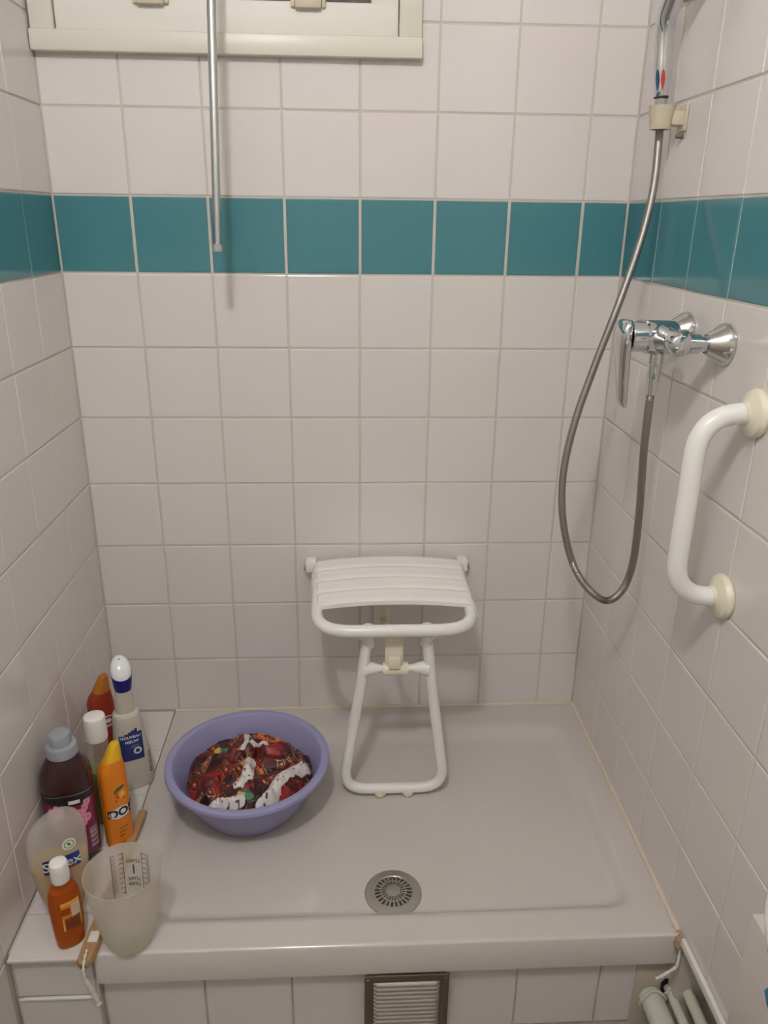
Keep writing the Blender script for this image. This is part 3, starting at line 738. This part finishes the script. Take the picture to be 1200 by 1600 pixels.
# clear shower gel standing on its cap
t = thing('clear_gel_bottle', 'clear shower gel bottle standing on its cap, half full of pale gel', 'bottle', (.076, -.607, Z0), math.radians(27))
lf = Loft([(.018, .0265, .0185, 2.4), (.03, .0300, .0205, 2.5), (.06, .0385, .0235, 2.6), (.10, .0445, .0255, 2.6), (.14, .0475, .0265, 2.6), (.175, .0470, .026, 2.6, .001), (.198, .0405, .0235, 2.4, .004), (.212, .0300, .019, 2.2, .008), (.220, .016, .012, 2.0, .011), (.222, .006, .005, 2.0, .012)], 5)
link('bottle_body', lf.mesh('bottle_body', 56), mat('frosted_clear_plastic', (244,242,234), .22, clear=.62, sss=.45), t)
link('pale_gel', lf.mesh('pale_gel', 56, .0014, .128, .02), mat('pale_gel', (226,194,136), .3, sss=.4), t)
cp = Loft([(0, .023, .0165, 2.3), (.002, .0245, .0175, 2.3), (.0175, .0262, .0183, 2.4)], 3)
link('cap', cp.mesh('cap', 40), mat('clear_cap', (214,190,150), .3, sss=.3), t)
def sb(u, v): return (24+10*v, 40+24*u, 104+46*u)
lb = patch('brand_panel', lf, -.027, .031, .122, .151, V_lab, t, 30, 10, .0006, sb)
text_on('lettering', 'Sanex', .026, lf, .002, .1365, M_wprint, lb, .0012, .0003)
lb = patch('leaf_badge', lf, .006, .028, .160, .182, M_wprint, t, 26, 26, .0006, None, lambda u, v: blob(u, v, (.5, .5), .5))
patch('leaf_print', lf, .009, .025, .163, .179, mat('green_print', (88,128,66), .5), lb, 26, 26, .001, None, lambda u, v: (blob(u, v, (.5, .5), .5) and not blob(u, v, (.5, .5), .42)) or (blob(u, v, (.35, .4), .33) and blob(u, v, (.65, .62), .33)))
for k in range(3): patch('small_print', lf, -.020, -.014, .108+.009*k, .1105+.009*k, mat('brown_print', (150,70,50), .5), t, 4, 1, .001)
patch('small_print', lf, .012, .026, .122, .127, mat('brown_print', (150,70,50), .5), t, 6, 2, .001)

# small amber bottle
t = thing('small_amber_bottle', 'small amber liquid soap bottle with white cap at the front of ledge', 'bottle', (.098, -.662, Z0), math.radians(32))
lf = Loft([(0, .0195, .0135, 2.3), (.004, .0225, .0155, 2.3), (.04, .0255, .0165, 2.3), (.085, .0265, .0165, 2.3), (.110, .0240, .016, 2.2), (.127, .0175, .0145, 2.1), (.136, .0128, .0125, 2)], 5)
link('bottle_body', lf.mesh('bottle_body', 44), mat('clear_amber_plastic', (230,150,70), .15, clear=.82), t)
link('amber_soap', lf.mesh('amber_soap', 44, .0013, .118, .002), mat('amber_soap', (206,92,14), .25, sss=.4), t)
cp = Loft([(.1350, .0138, .0136, 2), (.138, .0148, .0146, 2), (.166, .0146, .0144, 2), (.172, .0135, .0133, 2), (.174, .0105, .010, 2)], 3)
link('cap', cp.mesh('cap', 36), M_white, t)
def ab(u, v):
    if v < .42: return (140,66,26) if .08 < u < .95 else (240,170,60)
    if v > .9: return (244,180,60)
    if u > .5: return (226,196,170)
    return (230,130,36)
patch('label', lf, -.010, .020, .042, .100, V_lab, t, 26, 34, .0006, ab, lambda u, v: not (u < .45 and .55 < v < .80))
for k in range(3): patch('small_print', lf, -.006, .016, .047+.006*k, .0485+.006*k, mat('dark_brown_print', (92,40,20), .5), t, 8, 1, .001)

# ------------------------------------------------------------------ measuring jug
JZ = RIM+.0008; JX, JY = .198, -.664
t = thing('measuring_jug', 'frosted translucent plastic measuring jug with printed scale on the tray corner', 'jug', (JX, JY, JZ))
seg = 72; V = []; F = []
prof = [(0, .0), (.030, .0), (.0345, .002), (.0405, .018), (.0500, .06), (.0565, .11), (.0595, .145), (.0605, .1515), (.0608, .154), (.0595, .154), (.0580, .1455), (.0550, .11), (.0485, .06), (.0390, .02), (.0330, .0045), (0, .003)]
idx = []
for r, z in prof:
    if r == 0: idx.append([len(V)]); V.append((0, 0, z)); continue
    idx.append(list(range(len(V), len(V)+seg)))
    for k in range(seg):
        a = 2*math.pi*k/seg; sp = .007*max(0, math.cos(a-.55))**10*max(0, (z-.09)/.06)**1.5
        V.append(((r+sp)*math.cos(a), (r+sp)*math.sin(a), z+sp*.25))
for a, b in zip(idx[:-1], idx[1:]):
    for k in range(seg):
        k2 = (k+1) % seg
        if len(a) == 1: F.append((a[0], b[k2], b[k]))
        elif len(b) == 1: F.append((a[k], a[k2], b[0]))
        else: F.append((a[k], a[k2], b[k2], b[k]))
link('jug_body', sharp(pymesh('jug_body', V, F), 50), mat('frosted_polypropylene', (246,243,233), .25, clear=.6, sss=.5), t)
M_jp = mat('jug_print', (96,90,88), .6)
def jw(s, z, off=.0006):     # a point on the inner far wall; s = arc from the middle of the print, seen from inside
    r = np.interp(z, [.0045, .02, .06, .11, .1455], [.0330, .0390, .0485, .0550, .0580])-off; a = math.radians(95)-s/r
    return (r*math.cos(a), r*math.sin(a), z)
def jtext(s, size, sc, zc):
    Vv, Ff = text_verts(s, size, .0002); W = [jw(sc-v[0], zc+v[1]) for v in Vv]
    link('lettering', pymesh('lettering', W, Ff), M_jp, t, smooth=False)
jtext('LITRO', .0085, .006, .118); jtext('1', .026, .006, .101); jtext('LITRE', .0085, .006, .083); jtext('LITER', .0085, .006, .073)
bm = bmesh.new()
def jq(s0, s1, z0, z1):
    n = max(1, int((s1-s0)/.003)); up = [bm.verts.new(jw(s0+(s1-s0)*i/n, z1)) for i in range(n+1)]; lo = [bm.verts.new(jw(s0+(s1-s0)*i/n, z0)) for i in range(n+1)]
    for i in range(n): bm.faces.new((lo[i], lo[i+1], up[i+1], up[i]))
for s_, d in ((-.010, -1), (.022, 1), (-.030, 1), (.036, -1)):
    for k in range(9 if abs(s_) < .025 else 16):
        st_ = .0095 if abs(s_) < .025 else .0048
        z = .135-k*st_; jq(min(s_, s_+d*.007), max(s_, s_+d*.007), z-.0006, z+.0006)
    jq(s_-.0005, s_+.0005, .055, .137)
link('scale_print', bmm('scale_print', bm), M_jp, t, smooth=False)

# ------------------------------------------------------------------ wooden handle with string
t = thing('wooden_handle', 'flat wooden brush handle with string loop lying along the ledge edge', 'handle', (.141, -.53, RIM+.004))
M_wood = mat('worn_wood', (178,140,98), .6, bump=(90, .4), var=.15)
V = []; F = []; st = [(-.187, .004), (-.184, .009), (-.176, .0135), (-.15, .0150), (-.08, .0125), (.0, .0105), (.10, .0095), (.16, .0095), (.166, .0088)]
for y, hw in st:
    for dx, dz_ in ((-1, 0), (-.8, .008), (.8, .008), (1, 0), (.8, -.004), (-.8, -.004)): V.append((dx*hw+.012*(y/.17 if y < 0 else y/.17)*.55, y, dz_+.0005))
for i in range(len(st)-1):
    for k in range(6): k2 = (k+1) % 6; F.append((i*6+k, i*6+k2, (i+1)*6+k2, (i+1)*6+k))
F.append(tuple(range(5, -1, -1))); F.append(tuple(range(len(V)-6, len(V))))
me = pymesh('handle', V, F); bm = bmesh.new(); bm.from_mesh(me); bmesh.ops.recalc_face_normals(bm, faces=bm.faces); bm.to_mesh(me); bm.free()
link('stick', sharp(me, 30), M_wood, t)
lathe('hole', [(.0032, .0088), (.0032, .0092), (0, .0092)], M_dark, t, 14, 'z', (-.0065, -.165, 0))
boxes('sticker', M_wprint, t, [(-.0115, .0045, -.146, -.124, .0085, .0092)], .0003)
tube('dark_tip', [(-.0065, -.1865, .001), (-.0065, -.1885, .001)], [.0045, .0035], mat('dark_wood', (80,62,48), .7), t, 10)
P = catmull([(-.0065, -.163, .010), (-.005, -.178, .012), (-.004, -.192, .006), (-.003, -.1945, -.012), (-.001, -.193, -.025), (.004, -.1925, -.045), (.009, -.192, -.066), (.012, -.192, -.078)], 5)
tube('string', P, [.0024*(1+.35*math.sin(i*1.9))+.0016*(i > 18) for i in range(len(P))], mat('cotton_string', (226,218,206), .9), t, 8)

# ------------------------------------------------------------------ washbasin and low cabinet at the right edge
t = thing('washbasin', 'white ceramic washbasin at the right edge, only its rounded corner showing', 'washbasin', (XR, -1.424, .80))
M_cer = mat('white_ceramic', (236,232,226), .12)
lf = Loft([(0, .085, .15, 2.6), (.015, .118, .215, 2.7), (.045, .138, .242, 2.8), (.068, .1445, .2495, 2.8), (.080, .1420, .247, 2.8), (.084, .135, .240, 2.8)], 4)
V = []; F = []; sg = 64
rg = list(lf.rings)+[(.0845, .118, .222, 2.8, 0, 0), (.080, .108, .212, 2.7, 0, 0), (.055, .098, .198, 2.6, 0, 0), (.028, .075, .15, 2.4, 0, 0), (.02, .02, .04, 2, 0, 0)]
for (z, rx, ry, e, cx, sl_) in rg:
    for k in range(sg):
        a = 2*math.pi*k/sg; V.append((-.1455+rx*math.copysign(abs(math.cos(a))**(2/e), math.cos(a)), ry*math.copysign(abs(math.sin(a))**(2/e), math.sin(a)), z))
for i in range(len(rg)-1):
    for k in range(sg): k2 = (k+1) % sg; F.append((i*sg+k, i*sg+k2, (i+1)*sg+k2, (i+1)*sg+k))
F.append(tuple(reversed(range(sg)))); F.append(tuple(range(len(V)-sg, len(V))))
link('bowl', sharp(pymesh('bowl', V, F), 60), M_cer, t)
lathe('plug', [(.016, .0225), (.014, .024), (0, .0245)], M_chrome, t, 20, 'z', (-.1455, 0, 0))
tube('spout', catmull([(-.03, 0, .084), (-.03, 0, .15), (-.05, 0, .175), (-.10, 0, .165)], 6), .011, M_chrome, t, 16)
boxes('wall_bracket', M_enamel, t, [(-.06, 0, -.14, .14, -.03, .02)], .004)

t = thing('low_cabinet', 'low white cabinet against the right wall below the washbasin', 'cabinet', (1.115, -1.29, FZ))
box('body', mat('cabinet_white', (214,206,198), .4), t, -.022, .027, -.30, .367, .12, .575, .004)
box('plinth', mat('cabinet_white', (214,206,198), .4), t, -.014, .024, -.29, .36, 0, .12, .002)
bm = bmesh.new(); vv = [bm.verts.new((-.0226, y, z)) for y, z in ((.3075, .511), (.299, .530), (.25, .535), (.23, .51), (.25, .485), (.297, .499))]; bm.faces.new(vv)
r = bmesh.ops.extrude_face_region(bm, geom=list(bm.faces)); bmesh.ops.translate(bm, vec=(-.001, 0, 0), verts=[v for v in r['geom'] if isinstance(v, bmesh.types.BMVert)])
link('blue_sticker', bmm('blue_sticker', bm), mat('blue_print', (36,124,160), .4), t, smooth=False)

# ------------------------------------------------------------------ ceiling lamp (above the picture)
t = thing('ceiling_lamp', 'round glowing ceiling globe lamp above and behind the viewer', 'lamp', (LAMP_POS[0], LAMP_POS[1], ZC))
dzl = LAMP_POS[2]-ZC
lathe('lamp_base', [(0, 0), (.05, 0), (.05, -.02), (.045, -.025), (0, -.025)], M_white, t, 32)
m_glow = mat('lamp_glass', (255,245,230), .3, emit=(LAMP_COL, LAMP_STRENGTH))
lathe('globe', [(0, dzl-.065), (.025, dzl-.060), (.046, dzl-.046), (.060, dzl-.025), (.065, dzl), (.060, dzl+.025), (.046, dzl+.046), (.035, dzl+.058)], m_glow, t, 32)
